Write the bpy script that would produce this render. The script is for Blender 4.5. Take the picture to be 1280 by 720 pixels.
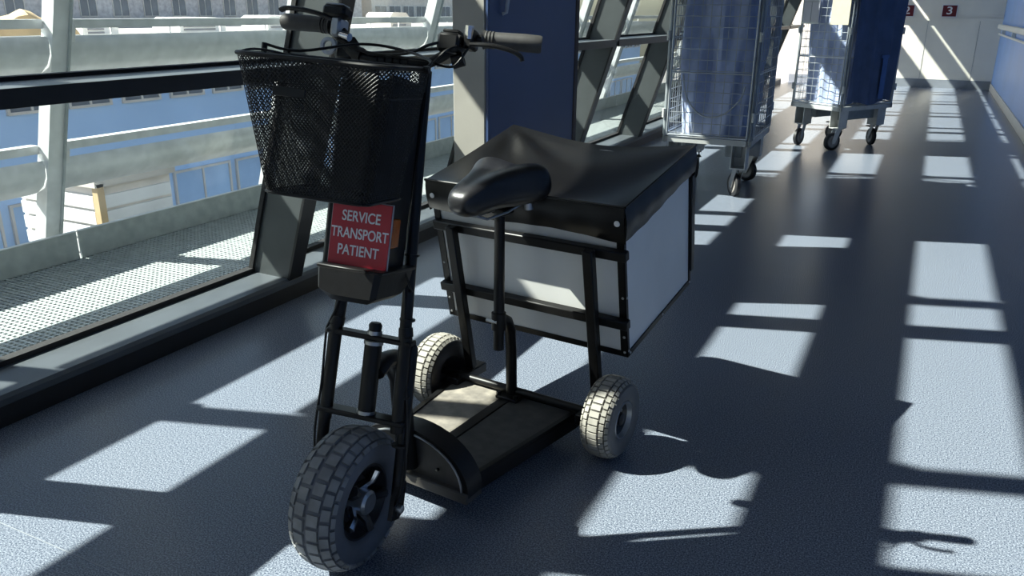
import bpy, math, random
from math import sin, cos, pi, radians, sqrt
from mathutils import Vector, Matrix, Euler

random.seed(7)
for o in list(bpy.data.objects):
    bpy.data.objects.remove(o)
SC = bpy.context.scene
COL = SC.collection

# ------------------------------------------------------------------ camera
F_PX, H_CAM = 1015.0, 1.2
yaw, pit, rol = radians(26.35), radians(18.9), radians(0.5)
fwd = Vector((-sin(yaw) * cos(pit), cos(yaw) * cos(pit), -sin(pit)))
rgt = Vector((cos(yaw), sin(yaw), 0))
upv = rgt.cross(fwd)
r2 = rgt * cos(rol) + upv * sin(rol)
u2 = -rgt * sin(rol) + upv * cos(rol)
cd = bpy.data.cameras.new('camera')
cam = bpy.data.objects.new('camera', cd)
COL.objects.link(cam)
cd.sensor_width = 36.0
cd.sensor_fit = 'HORIZONTAL'
cd.lens = F_PX / 1280 * 36
cd.clip_start, cd.clip_end = 0.02, 500
cam.matrix_world = Matrix(((r2.x, u2.x, -fwd.x, 0), (r2.y, u2.y, -fwd.y, 0), (r2.z, u2.z, -fwd.z, H_CAM), (0, 0, 0, 1)))
SC.camera = cam

# ------------------------------------------------------------------ light
KX, KY = 0.85, 0.37                       # sun travels (KX, KY, -1)
w = bpy.data.worlds.new('world')
SC.world = w
w.use_nodes = True
nt = w.node_tree
bg = nt.nodes['Background']
sky = nt.nodes.new('ShaderNodeTexSky')
sky.sky_type = 'NISHITA'
sky.sun_disc = False
sky.sun_elevation = math.atan(1 / sqrt(KX * KX + KY * KY))
sky.sun_rotation = math.atan2(-KX, -KY)
nt.links.new(sky.outputs[0], bg.inputs[0])
bg.inputs[1].default_value = 0.22
sd = bpy.data.lights.new('sun', 'SUN')
sd.energy = 22.0
sd.angle = radians(0.55)
sd.color = (1.0, 0.95, 0.87)
sun = bpy.data.objects.new('sun', sd)
COL.objects.link(sun)
sun.location = (-12, -5, 14)
sun.rotation_euler = Vector((KX, KY, -1)).to_track_quat('-Z', 'Y').to_euler()
SC.view_settings.view_transform = 'Standard'
SC.view_settings.look = 'None'
SC.view_settings.gamma = 1
SC.view_settings.use_curve_mapping = False
SC.view_settings.exposure = 0.0


# ------------------------------------------------------------------ materials
def srgb(r, g, b):
    f = lambda c: ((c / 255 + 0.055) / 1.055) ** 2.4 if c > 10 else c / 255 / 12.92
    return (f(r), f(g), f(b), 1)


def mat(name, col, rough=0.5, metal=0.0, var=0.0, scale=20.0, bump=0.0, spec=0.5, col2=None, coat=0.0):
    m = bpy.data.materials.new(name)
    m.use_nodes = True
    n = m.node_tree
    b = n.nodes['Principled BSDF']
    b.inputs['Base Color'].default_value = col
    b.inputs['Roughness'].default_value = rough
    b.inputs['Metallic'].default_value = metal
    b.inputs['Specular IOR Level'].default_value = spec
    b.inputs['Coat Weight'].default_value = coat
    if var or bump or col2:
        tc = n.nodes.new('ShaderNodeTexCoord')
        nz = n.nodes.new('ShaderNodeTexNoise')
        nz.inputs['Scale'].default_value = scale
        nz.inputs['Detail'].default_value = 5
        n.links.new(tc.outputs['Object'], nz.inputs['Vector'])
        rp = n.nodes.new('ShaderNodeValToRGB')
        rp.color_ramp.elements[0].position = 0.32
        rp.color_ramp.elements[1].position = 0.68
        if col2 is None:
            col2 = tuple(min(1, c * (1 + var)) for c in col[:3]) + (1,)
            c1 = tuple(c * (1 - var) for c in col[:3]) + (1,)
        else:
            c1 = col
        rp.color_ramp.elements[0].color = c1
        rp.color_ramp.elements[1].color = col2
        n.links.new(nz.outputs['Fac'], rp.inputs['Fac'])
        n.links.new(rp.outputs['Color'], b.inputs['Base Color'])
        if bump:
            bp = n.nodes.new('ShaderNodeBump')
            bp.inputs['Strength'].default_value = bump
            bp.inputs['Distance'].default_value = 0.002
            n.links.new(nz.outputs['Fac'], bp.inputs['Height'])
            n.links.new(bp.outputs['Normal'], b.inputs['Normal'])
    return m


def floor_mat():
    m = bpy.data.materials.new('speckled_vinyl')
    m.use_nodes = True
    n = m.node_tree
    b = n.nodes['Principled BSDF']
    tc = n.nodes.new('ShaderNodeTexCoord')
    def noise(s, d=2):
        z = n.nodes.new('ShaderNodeTexNoise')
        z.inputs['Scale'].default_value = s
        z.inputs['Detail'].default_value = d
        n.links.new(tc.outputs['Object'], z.inputs['Vector'])
        return z
    def ramp(src, *st):
        r = n.nodes.new('ShaderNodeValToRGB')
        r.color_ramp.elements[0].position, r.color_ramp.elements[0].color = st[0]
        r.color_ramp.elements[1].position, r.color_ramp.elements[1].color = st[1]
        for p, c in st[2:]:
            e = r.color_ramp.elements.new(p)
            e.color = c
        n.links.new(src, r.inputs['Fac'])
        return r
    fine = noise(260, 3)
    r1 = ramp(fine.outputs['Fac'], (0.36, (0.050, 0.066, 0.098, 1)), (0.66, (0.29, 0.325, 0.385, 1)), (0.5, (0.140, 0.160, 0.200, 1)))
    big = noise(0.9, 4)
    r2_ = ramp(big.outputs['Fac'], (0.3, (0.96, 0.96, 0.96, 1)), (0.7, (1, 1, 1, 1)))
    mx = n.nodes.new('ShaderNodeMix')
    mx.data_type = 'RGBA'
    mx.blend_type = 'MULTIPLY'
    mx.inputs['Factor'].default_value = 1
    n.links.new(r1.outputs['Color'], mx.inputs['A'])
    n.links.new(r2_.outputs['Color'], mx.inputs['B'])
    n.links.new(mx.outputs['Result'], b.inputs['Base Color'])
    b.inputs['Roughness'].default_value = 0.27
    b.inputs['Specular IOR Level'].default_value = 0.36
    return m


def glass_mat():
    m = bpy.data.materials.new('window_glass')
    m.use_nodes = True
    n = m.node_tree
    n.nodes.remove(n.nodes['Principled BSDF'])
    out = n.nodes['Material Output']
    tr = n.nodes.new('ShaderNodeBsdfTransparent')
    tr.inputs['Color'].default_value = (0.86, 0.90, 0.89, 1)
    gl = n.nodes.new('ShaderNodeBsdfGlossy')
    gl.inputs['Roughness'].default_value = 0.01
    # Schlick reflectance that is the same on both faces of the thin pane
    lw = n.nodes.new('ShaderNodeLayerWeight')
    lw.inputs['Blend'].default_value = 0.5
    pw = n.nodes.new('ShaderNodeMath')
    pw.operation = 'POWER'
    pw.inputs[1].default_value = 5
    n.links.new(lw.outputs['Facing'], pw.inputs[0])
    fr = n.nodes.new('ShaderNodeMath')
    fr.operation = 'MULTIPLY_ADD'
    fr.inputs[1].default_value = 0.96
    fr.inputs[2].default_value = 0.04
    n.links.new(pw.outputs[0], fr.inputs[0])
    mx = n.nodes.new('ShaderNodeMixShader')
    n.links.new(fr.outputs[0], mx.inputs[0])
    n.links.new(tr.outputs[0], mx.inputs[1])
    n.links.new(gl.outputs[0], mx.inputs[2])
    n.links.new(mx.outputs[0], out.inputs['Surface'])
    return m


M = dict(
    floor=floor_mat(), glass=glass_mat(),
    ceiling=mat('ceiling_white', (0.30, 0.30, 0.29, 1), 0.8, var=0.04, scale=6),
    wall_cream=mat('cream_wall_paint', (0.78, 0.74, 0.66, 1), 0.55, var=0.05, scale=2.5),
    wall_blue=mat('blue_wall_laminate', (0.25, 0.43, 0.84, 1), 0.38, var=0.06, scale=1.5),
    base_white=mat('white_baseboard', (0.66, 0.64, 0.6, 1), 0.45, var=0.05, scale=9),
    base_grey=mat('grey_baseboard', (0.22, 0.24, 0.27, 1), 0.45, var=0.05, scale=9),
    rail_white=mat('white_handrail', (0.75, 0.75, 0.72, 1), 0.35, var=0.03, scale=9),
    frame=mat('grey_window_frame', (0.072, 0.082, 0.085, 1), 0.42, metal=0.15, var=0.08, scale=7),
    sill=mat('grey_sill_paint', (0.075, 0.087, 0.098, 1), 0.42, metal=0.1, var=0.10, scale=6),
    cap=mat('black_frame_cap', (0.012, 0.013, 0.014, 1), 0.45, var=0.2, scale=12),
    rubber_seal=mat('black_rubber_seal', (0.01, 0.01, 0.011, 1), 0.7, var=0.2, scale=40),
    alu=mat('brushed_aluminium', (0.70, 0.72, 0.72, 1), 0.5, metal=0.25, var=0.10, scale=14),
    galv=mat('galvanised_steel', (0.40, 0.44, 0.44, 1), 0.55, metal=0.2, var=0.12, scale=18),
    cabinet_blue=mat('dark_blue_laminate', (0.045, 0.074, 0.165, 1), 0.3, var=0.10, scale=3),
    cabinet_grey=mat('warm_grey_metal', (0.36, 0.345, 0.31, 1), 0.5, var=0.08, scale=4),
    brown=mat('brown_edge', (0.085, 0.058, 0.048, 1), 0.55, var=0.12, scale=10),
    handle=mat('grey_plastic_handle', (0.45, 0.47, 0.5, 1), 0.4, var=0.05),
    black=mat('black_powder_coat', (0.0055, 0.0055, 0.006, 1), 0.40, var=0.25, scale=30, spec=0.3),
    black_plastic=mat('black_plastic', (0.005, 0.005, 0.0055, 1), 0.42, var=0.2, scale=60, bump=0.15, spec=0.3),
    leather=mat('black_saddle_vinyl', (0.010, 0.010, 0.012, 1), 0.34, var=0.15, scale=90, bump=0.12),
    vinyl=mat('black_tarpaulin', (0.0042, 0.004, 0.004, 1), 0.30, var=0.3, scale=8, bump=0.25, spec=0.42),
    grip=mat('black_rubber_grip', (0.035, 0.034, 0.033, 1), 0.55, var=0.15, scale=70, bump=0.2),
    chrome=mat('chrome', (0.6, 0.6, 0.62, 1), 0.18, metal=1.0, var=0.05),
    steel=mat('zinc_steel', (0.42, 0.43, 0.44, 1), 0.35, metal=0.8, var=0.1, scale=25),
    tyre_grey=mat('grey_tyre_rubber', (0.19, 0.195, 0.20, 1), 0.75, var=0.2, scale=25, bump=0.2),
    tyre_side=mat('grey_tyre_sidewall', (0.11, 0.118, 0.135, 1), 0.62, var=0.15, scale=12),
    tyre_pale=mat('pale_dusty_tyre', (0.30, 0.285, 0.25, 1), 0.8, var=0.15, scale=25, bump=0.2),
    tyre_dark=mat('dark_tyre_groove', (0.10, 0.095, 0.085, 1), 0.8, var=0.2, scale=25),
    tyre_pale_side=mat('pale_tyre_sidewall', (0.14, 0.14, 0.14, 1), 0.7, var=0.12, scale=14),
    rim=mat('dark_wheel_rim', (0.018, 0.018, 0.02, 1), 0.4, var=0.2, scale=20),
    mat_dusty_lit=mat('sunlit_dusty_rubber_mat', (0.14, 0.128, 0.112, 1), 0.72, scale=26, col2=(0.27, 0.245, 0.205, 1), bump=0.2),  # left mat: dusty rubber with sunlight put into its paler colour
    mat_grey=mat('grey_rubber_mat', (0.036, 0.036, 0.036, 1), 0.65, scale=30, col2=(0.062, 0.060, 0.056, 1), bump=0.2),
    bulk=mat('grey_brown_panel', (0.075, 0.068, 0.060, 1), 0.6, var=0.2, scale=18),
    white_panel=mat('white_box_panel', (0.76, 0.76, 0.74, 1), 0.38, var=0.04, scale=5),
    red=mat('red_sign_plastic', (0.44, 0.016, 0.032, 1), 0.35, var=0.08, scale=9),
    white=mat('white_lettering', (0.75, 0.75, 0.75, 1), 0.5, var=0.02),
    signedge=mat('grey_sign_edge', (0.35, 0.35, 0.36, 1), 0.5, var=0.05),
    orange=mat('orange_reflector', (0.42, 0.09, 0.008, 1), 0.25, var=0.15, scale=60),
    wire=mat('zinc_wire', (0.42, 0.45, 0.48, 1), 0.38, metal=0.6, var=0.08, scale=20),
    cart_frame=mat('grey_cart_steel', (0.26, 0.29, 0.31, 1), 0.45, metal=0.4, var=0.12, scale=14),
    cart_base=mat('pale_cart_base', (0.52, 0.53, 0.52, 1), 0.5, metal=0.2, var=0.08, scale=14),
    wheel_black=mat('black_castor_rubber', (0.02, 0.02, 0.022, 1), 0.55, var=0.2, scale=25),
    wheel_grey=mat('grey_castor_rim', (0.28, 0.26, 0.24, 1), 0.5, var=0.12, scale=25),
    cloth=mat('blue_laundry_cloth', (0.37, 0.44, 0.64, 1), 0.8, var=0.12, scale=10, bump=0.1),
    cloth_dark=mat('navy_cart_cover', (0.055, 0.088, 0.185, 1), 0.7, var=0.15, scale=8, bump=0.1),
    strap=mat('blue_strap', (0.06, 0.13, 0.34, 1), 0.7, var=0.1),
    cream=mat('cream_board', (0.40, 0.37, 0.29, 1), 0.55, var=0.04),
    paper=mat('white_paper', (0.72, 0.73, 0.78, 1), 0.6, var=0.03),
    sheet=mat('grey_white_sheet', (0.42, 0.43, 0.49, 1), 0.6, var=0.03),
    signred=mat('dark_red_sign', (0.12, 0.006, 0.014, 1), 0.4, var=0.08),
    brick=mat('grey_brick', (0.62, 0.57, 0.56, 1), 0.85, var=0.2, scale=3),
    roof_cream=mat('cream_roof', (0.64, 0.59, 0.52, 1), 0.8, var=0.12, scale=0.6),
    blue_facade=mat('blue_facade', (0.48, 0.66, 0.94, 1), 0.5, var=0.06, scale=0.4),
    blue_glass=mat('blue_facade_glass', (0.44, 0.62, 0.92, 1), 0.2, var=0.15, scale=0.6),
    stone=mat('pale_stone', (0.70, 0.64, 0.58, 1), 0.8, var=0.1, scale=2),
    paintw=mat('white_paint', (0.76, 0.76, 0.75, 1), 0.6, var=0.06, scale=2),
    darkglass=mat('dark_window_pane', (0.20, 0.21, 0.24, 1), 0.2, var=0.2, scale=1),
    tan=mat('tan_tarpaulin', (0.55, 0.40, 0.22, 1), 0.8, var=0.12, scale=2),
    asphalt=mat('pale_asphalt', (0.25, 0.24, 0.23, 1), 0.9, var=0.15, scale=0.7),
    carsilver=mat('silver_car_paint', (0.35, 0.37, 0.42, 1), 0.3, metal=0.4, var=0.05),
)


# ------------------------------------------------------------------ mesh builder
class MB:
    def __init__(self, T=None):
        self.v, self.f, self.T = [], [], T or Matrix.Identity(4)

    def add(self, vs, fs, T=None):
        T = self.T @ T if T is not None else self.T
        k = len(self.v)
        self.v += [tuple(T @ Vector(p)) for p in vs]
        self.f += [tuple(i + k for i in q) for q in fs]
        return self

    def box(self, x0, x1, y0, y1, z0, z1, T=None, b=0.0):
        if b <= 0:
            vs = [(x, y, z) for z in (z0, z1) for y in (y0, y1) for x in (x0, x1)]
            return self.add(vs, [(0, 2, 3, 1), (4, 5, 7, 6), (0, 1, 5, 4), (2, 6, 7, 3), (0, 4, 6, 2), (1, 3, 7, 5)], T)
        b = min(b, (x1 - x0) * .49, (y1 - y0) * .49, (z1 - z0) * .49)
        vs, idx = [], {}
        for sx in (0, 1):
            for sy in (0, 1):
                for sz in (0, 1):
                    c = [(x0, x1)[sx], (y0, y1)[sy], (z0, z1)[sz]]
                    d = [(b, -b)[sx], (b, -b)[sy], (b, -b)[sz]]
                    for a in range(3):
                        p = [c[i] + (d[i] if i != a else 0) for i in range(3)]
                        idx[sx, sy, sz, a] = len(vs)
                        vs.append(tuple(p))
        fs = []
        g = lambda s, a: idx[s[0], s[1], s[2], a]
        for a in range(3):
            o = [i for i in range(3) if i != a]
            for s in (0, 1):
                q = []
                for (p_, q_) in ((0, 0), (1, 0), (1, 1), (0, 1)):
                    t = [0, 0, 0]
                    t[a], t[o[0]], t[o[1]] = s, p_, q_
                    q.append(g(t, a))
                flip = (s == 0) ^ (a == 1)
                fs.append(tuple(q[::-1] if flip else q))
        for a in range(3):
            o = [i for i in range(3) if i != a]
            for p_ in (0, 1):
                for q_ in (0, 1):
                    t0, t1 = [0] * 3, [0] * 3
                    for t, s in ((t0, 0), (t1, 1)):
                        t[a], t[o[0]], t[o[1]] = s, p_, q_
                    fs.append((g(t0, o[0]), g(t1, o[0]), g(t1, o[1]), g(t0, o[1])))
        for k in range(8):
            s = (k & 1, k >> 1 & 1, k >> 2 & 1)
            fs.append((g(s, 0), g(s, 1), g(s, 2)))
        return self.add(vs, fs, T)

    def tube(self, pts, r, n=10, T=None, cap=True, sc=(1, 1)):
        pts = [Vector(p) for p in pts]
        R = r if isinstance(r, (list, tuple)) else [r] * len(pts)
        vs, fs = [], []
        ref = None
        for i, p in enumerate(pts):
            d = (pts[min(i + 1, len(pts) - 1)] - pts[max(i - 1, 0)]).normalized()
            if ref is None:
                ref = Vector((0, 0, 1)) if abs(d.z) < 0.9 else Vector((0, 1, 0))
            a = (ref - d * ref.dot(d)).normalized()
            ref = a
            c = d.cross(a)
            for k in range(n):
                t = 2 * pi * k / n
                vs.append(tuple(p + (a * cos(t) * sc[0] + c * sin(t) * sc[1]) * R[i]))
        for i in range(len(pts) - 1):
            for k in range(n):
                k2 = (k + 1) % n
                fs.append((i * n + k, i * n + k2, (i + 1) * n + k2, (i + 1) * n + k))
        if cap:
            fs.append(tuple(range(n))[::-1])
            fs.append(tuple((len(pts) - 1) * n + k for k in range(n)))
        return self.add(vs, fs, T)

    def lathe(self, prof, n=40, T=None, closed=False):
        """prof: (x along axis, radius); axis = X"""
        vs, fs = [], []
        m = len(prof)
        for k in range(n):
            t = 2 * pi * k / n
            for (x, r) in prof:
                vs.append((x, r * cos(t), r * sin(t)))
        for k in range(n):
            k2 = (k + 1) % n
            for i in range(m if closed else m - 1):
                j = (i + 1) % m
                fs.append((k * m + i, k * m + j, k2 * m + j, k2 * m + i))
        return self.add(vs, fs, T)

    def prism(self, poly, h0, h1, axis='z', T=None):
        n = len(poly)
        mk = {'z': lambda a, b, h: (a, b, h), 'y': lambda a, b, h: (a, h, b), 'x': lambda a, b, h: (h, a, b)}[axis]
        vs = [mk(a, b, h0) for a, b in poly] + [mk(a, b, h1) for a, b in poly]
        fs = [tuple(range(n))[::-1], tuple(range(n, 2 * n))]
        fs += [(i, (i + 1) % n, n + (i + 1) % n, n + i) for i in range(n)]
        return self.add(vs, fs, T)

    def grid(self, P, T=None, thick=0.0, nrm=None):
        nu, nv = len(P), len(P[0])
        vs = [tuple(P[i][j]) for i in range(nu) for j in range(nv)]
        fs = [(i * nv + j, (i + 1) * nv + j, (i + 1) * nv + j + 1, i * nv + j + 1) for i in range(nu - 1) for j in range(nv - 1)]
        return self.add(vs, fs, T)

    def build(self, name, m, parent=None, smooth=True, ang=40, solid=0.0):
        me = bpy.data.meshes.new(name)
        me.from_pydata(self.v, [], self.f)
        import bmesh
        bm = bmesh.new()
        bm.from_mesh(me)
        bmesh.ops.recalc_face_normals(bm, faces=bm.faces)
        if solid:
            bmesh.ops.solidify(bm, geom=list(bm.faces), thickness=solid)
        bm.to_mesh(me)
        bm.free()
        me.materials.append(m)
        if smooth:
            me.polygons.foreach_set('use_smooth', [True] * len(me.polygons))
            me.set_sharp_from_angle(angle=radians(ang))
        o = bpy.data.objects.new(name, me)
        COL.objects.link(o)
        if parent is not None:
            o.parent = parent
        return o


def tag(o, label=None, cat=None, group=None, kind=None):
    for k, v in (('label', label), ('category', cat), ('group', group), ('kind', kind)):
        if v:
            o[k] = v
    return o


def empty(name, loc=(0, 0, 0), rz=0.0, parent=None):
    o = bpy.data.objects.new(name, None)
    COL.objects.link(o)
    o.location = loc
    o.rotation_euler = (0, 0, rz)
    o.empty_display_size = 0.1
    if parent is not None:
        o.parent = parent
    return o


def struct(o):
    o['kind'] = 'structure'
    return o


def copy_tree(o, parent=None):
    c = o.copy()
    COL.objects.link(c)
    c.parent = parent
    for ch in list(o.children):
        copy_tree(ch, c)
    return c


def text(body, size, m, parent, T, name='lettering', ext=0.0006, sx=1.0):
    cu = bpy.data.curves.new(name, 'FONT')
    cu.body = body
    cu.size = size
    cu.align_x, cu.align_y = 'CENTER', 'CENTER'
    cu.extrude = ext
    cu.offset = size * 0.012
    cu.materials.append(m)
    t = bpy.data.objects.new(name, cu)
    COL.objects.link(t)
    me = bpy.data.meshes.new_from_object(t.evaluated_get(bpy.context.evaluated_depsgraph_get()))
    bpy.data.objects.remove(t)
    me.transform(T @ Matrix.Diagonal((sx, 1, 1, 1)))
    o = bpy.data.objects.new(name, me)
    COL.objects.link(o)
    o.parent = parent
    return o


def Tr(x, y, z):
    return Matrix.Translation((x, y, z))


def Ro(a, ax):
    return Matrix.Rotation(a, 4, ax)


# ================================================================== SETTING
XI, ZS, LEAN, DEP = -2.33, 0.095, 0.32, 0.22     # inner sill edge, sill height, lean of the glazed wall, frame depth
XR, YE, YN, ZC = 0.945, 16.0, -3.6, 3.0
XS = lambda z: XI + LEAN * (z - ZS)              # inner frame plane
XG = lambda z: XS(z) - DEP                       # glass plane
BAYS = [0.95 + 1.6 * k - 3.2 for k in range(12)]  # frame positions along the corridor
BAYS[2] -= 0.10

fl = MB().box(-2.62, 1.3, YN - .2, YE + .2, -0.25, 0.0).build('floor', M['floor'], smooth=False)
struct(fl)
MB().box(-2.30, 0.94, 0.512, 0.5145, 0.0, 0.0006, Tr(0, .45, 0)).build('welded_seam', M['base_grey'], fl, smooth=False)
MB().box(XS(ZC) - .35, 1.3, YN - .2, YE + .2, ZC, ZC + .25).build('ceiling', M['ceiling'], smooth=False)['kind'] = 'structure'
struct(MB().box(XR, XR + .18, YN - .2, YE + .2, 0, ZC).build('wall_right', M['wall_blue'], smooth=False))
wb = struct(MB().box(-2.62, XR, YE, YE + .18, 0, ZC).build('wall_back', M['wall_cream'], smooth=False))
MB().box(-2.0, XR, YE - .03, YE, 1.09, 1.13).build('dado_ledge', M['wall_cream'], wb, smooth=False)
for xx in (-1.2, -0.15, 0.62):
    MB().box(xx, xx + .004, YE - .004, YE, 0.12, 1.09).build('panel_joint', M['base_grey'], wb, smooth=False)
struct(MB().box(-2.62, XR, YN - .18, YN, 0, ZC).build('wall_front', M['wall_cream'], smooth=False))
struct(MB().box(XR - .014, XR, YN, YE, 0, 0.11).build('baseboard_right', M['base_white'], smooth=False))
struct(MB().box(-2.3, XR - .014, YE - .014, YE, 0, 0.14).build('baseboard_back', M['base_grey'], smooth=False))

# handrail on the blue wall
hr = tag(empty('handrail', (XR, 6, 1.0)), 'white double handrail running along the blue right-hand wall', 'handrail')
MB().box(-.085, -.045, -7.5, 9.6, -.02, .055, b=.012).build('rail', M['rail_white'], hr)
MB().box(-.06, -.035, -7.5, 9.6, -.115, -.085, b=.008).build('lower_rail', M['rail_white'], hr)
for k in range(9):
    yy = -7 + 2 * k
    MB().box(-.046, 0, yy, yy + .05, -.11, .03, b=.004).build('bracket', M['rail_white'], hr)


def lean_box(mb, dx0, dx1, y0, y1, z0, z1):
    """box that follows the lean of the glazed wall; dx from the inner frame plane"""
    vs = [(XS(z) + dx, y, z) for z in (z0, z1) for y in (y0, y1) for dx in (dx0, dx1)]
    mb.add(vs, [(0, 2, 3, 1), (4, 5, 7, 6), (0, 1, 5, 4), (2, 6, 7, 3), (0, 4, 6, 2), (1, 3, 7, 5)])
    return mb


def tr_box(mb, z0, z1, y0, y1, inner=0.0, outer=DEP):
    x = XS(z1)
    return mb.box(x - outer, x + inner, y0, y1, z0, z1)


for n in range(len(BAYS) - 1):
    y0, y1 = BAYS[n] - .0, BAYS[n + 1]
    wd = struct(empty('window_%d' % (n + 1), (XI, y0, 0)))
    wd_inv = Tr(-XI, -y0, 0)
    def W():
        return MB(wd_inv)
    FW = 0.075
    lean_box(W(), -DEP, -.012, y0, y0 + FW, ZS, ZC).build('mullion', M['frame'], wd, smooth=False)
    lean_box(W(), -.012, 0, y0 - .004, y0 + FW + .004, 0.0, ZC).build('mullion_cap', M['cap'], wd, smooth=False)
    lean_box(W(), -DEP - .01, -DEP + .012, y0 - .011, y0 + FW + .011, ZS, ZC).build('mullion_seal', M['rubber_seal'], wd, smooth=False)
    ya, yb = y0 + FW, y1
    s = W()
    s.add([(XI - DEP - .03, y0, ZS - .03), (XI, y0, ZS - .03), (XI, y0, ZS - .01), (XI - .012, y0, ZS), (XI - DEP - .03, y0, ZS + .004),
           (XI - DEP - .03, y1, ZS - .03), (XI, y1, ZS - .03), (XI, y1, ZS - .01), (XI - .012, y1, ZS), (XI - DEP - .03, y1, ZS + .004)],
          [(0, 1, 2, 3, 4), (9, 8, 7, 6, 5), (0, 5, 6, 1), (1, 6, 7, 2), (2, 7, 8, 3), (3, 8, 9, 4), (4, 9, 5, 0)])
    s.build('window_sill', M['sill'], wd, smooth=False)
    W().box(XI - .02, XI + .001, y0, y1, 0.0, ZS - .03).build('plinth', M['cap'], wd, smooth=False)
    W().box(XI - DEP - .018, XI - DEP + .022, ya, yb, ZS, ZS + .022).build('sill_seal', M['rubber_seal'], wd, smooth=False)
    for (za, zb) in ((0.966, 1.005), (1.98, 2.02)):
        tr_box(W(), za + .006, zb, ya, yb, -.012).build('transom', M['sill'], wd, smooth=False)
        x = XS(zb)
        W().box(x - .012, x + .001, ya, yb, za - .010, zb).build('transom_cap', M['cap'], wd, smooth=False)
        W().box(x - DEP - .02, x - DEP + .02, ya, yb, zb, zb + .012).build('transom_seal', M['rubber_seal'], wd, smooth=False)
    for (za, zb) in ((ZS + .004, 0.971), (1.006, 1.985), (2.021, ZC)):
        g = W()
        vs = [(XG(z) + d, y, z) for d in (-.004, .004) for z in (za, zb) for y in (ya, yb)]
        g.add(vs, [(0, 1, 3, 2), (4, 6, 7, 5), (0, 4, 5, 1), (2, 3, 7, 6), (0, 2, 6, 4), (1, 5, 7, 3)])
        g.build('pane', M['glass'], wd, smooth=False)
    if n == 4:      # the bay behind the tall cabinet has its blind half down
        bl = W()
        vs = [(XS(z) - .10 + d, y, z) for d in (-.003, .003) for z in (1.36, ZC - .02) for y in (ya + .01, yb - .01)]
        bl.add(vs, [(0, 1, 3, 2), (4, 6, 7, 5), (0, 4, 5, 1), (2, 3, 7, 6), (0, 2, 6, 4), (1, 5, 7, 3)])
        bl.build('blind', M['paper'], wd, smooth=False)

# ------------------------------------------------------------------ tall blue fronted cabinet by the windows
cb = tag(empty('wall_cabinet', (-1.68, 3.46, 0)), 'tall shallow cabinet with dark blue front and grey side, behind the black box', 'cabinet')
MB().box(-.08, .07, -.475, .475, 0.0, 1.88, b=.004).build('body', M['cabinet_grey'], cb)
dr = MB().box(.071, .086, -.472, .435, 0.03, 1.87, b=.003).build('door', M['cabinet_blue'], cb)
MB().tube([(.09, -.33, 1.30), (.105, -.335, 1.29), (.108, -.345, 1.24), (.105, -.355, 1.19), (.09, -.36, 1.185)], .008, 8).build('handle', M['handle'], dr)
MB().box(.066, .09, .437, .478, 0.0, 1.885, b=.003).build('edge_strip', M['brown'], cb)

# ================================================================== EXTERIOR: walkway and sun louvres
wk = tag(empty('service_walkway', (-3.15, 6, 0)), 'grey perforated steel maintenance walkway outside the glazing', 'walkway')
WT = Tr(3.15, -6, 0)
g = MB(WT)
Y0, Y1 = -2.0, 15.5
# grating: load bars along the walkway and cross bars
k = 0
x = -3.70
while x < -2.60:
    g.box(x, x + .008, Y0, Y1, -.03, -.004)
    x += .0275
y = Y0
while y < Y1:
    g.box(-3.70, -2.60, y, y + .009, -.02, -.003)
    y += .0255
tag(g.build('grating', M['galv'], wk, smooth=False), kind='stuff')
for yy in [BAYS[0] + 1.6 * k for k in range(11)]:
    MB(WT).box(-3.702, -3.692, yy + .006, yy + 1.594, -.06, .135).build('kick_plate', M['galv'], wk, smooth=False)
    MB(WT).box(-3.705, -3.685, yy + .006, yy + 1.594, .135, .139).build('kick_plate_lip', M['alu'], wk, smooth=False)
    MB(WT).box(-3.7, -2.6, yy - .03, yy + .03, -.12, -.032).build('support_beam', M['galv'], wk, smooth=False)
MB(WT).box(-2.605, -2.575, Y0, Y1, -.05, .03).build('edge_angle', M['galv'], wk, smooth=False)

lv = tag(empty('sun_louvre_screen', (-3.8, 6, 0)), 'pale metal sunshade louvres on leaning posts beyond the walkway', 'sunshade')
LT = Tr(3.8, -6, 0)
XP = lambda z: -3.80 + LEAN * (z - .40)
POST = [0.87 + 1.6 * k - 3.2 for k in range(11)]


def louvre_sec():
    top = [(.02, .085), (.035, .06), (.03, .01), (.0, -.04), (-.05, -.075), (-.115, -.095)]
    bot = [(x_ - .006, z_ - .004) for x_, z_ in top][::-1]
    return top + bot


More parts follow.
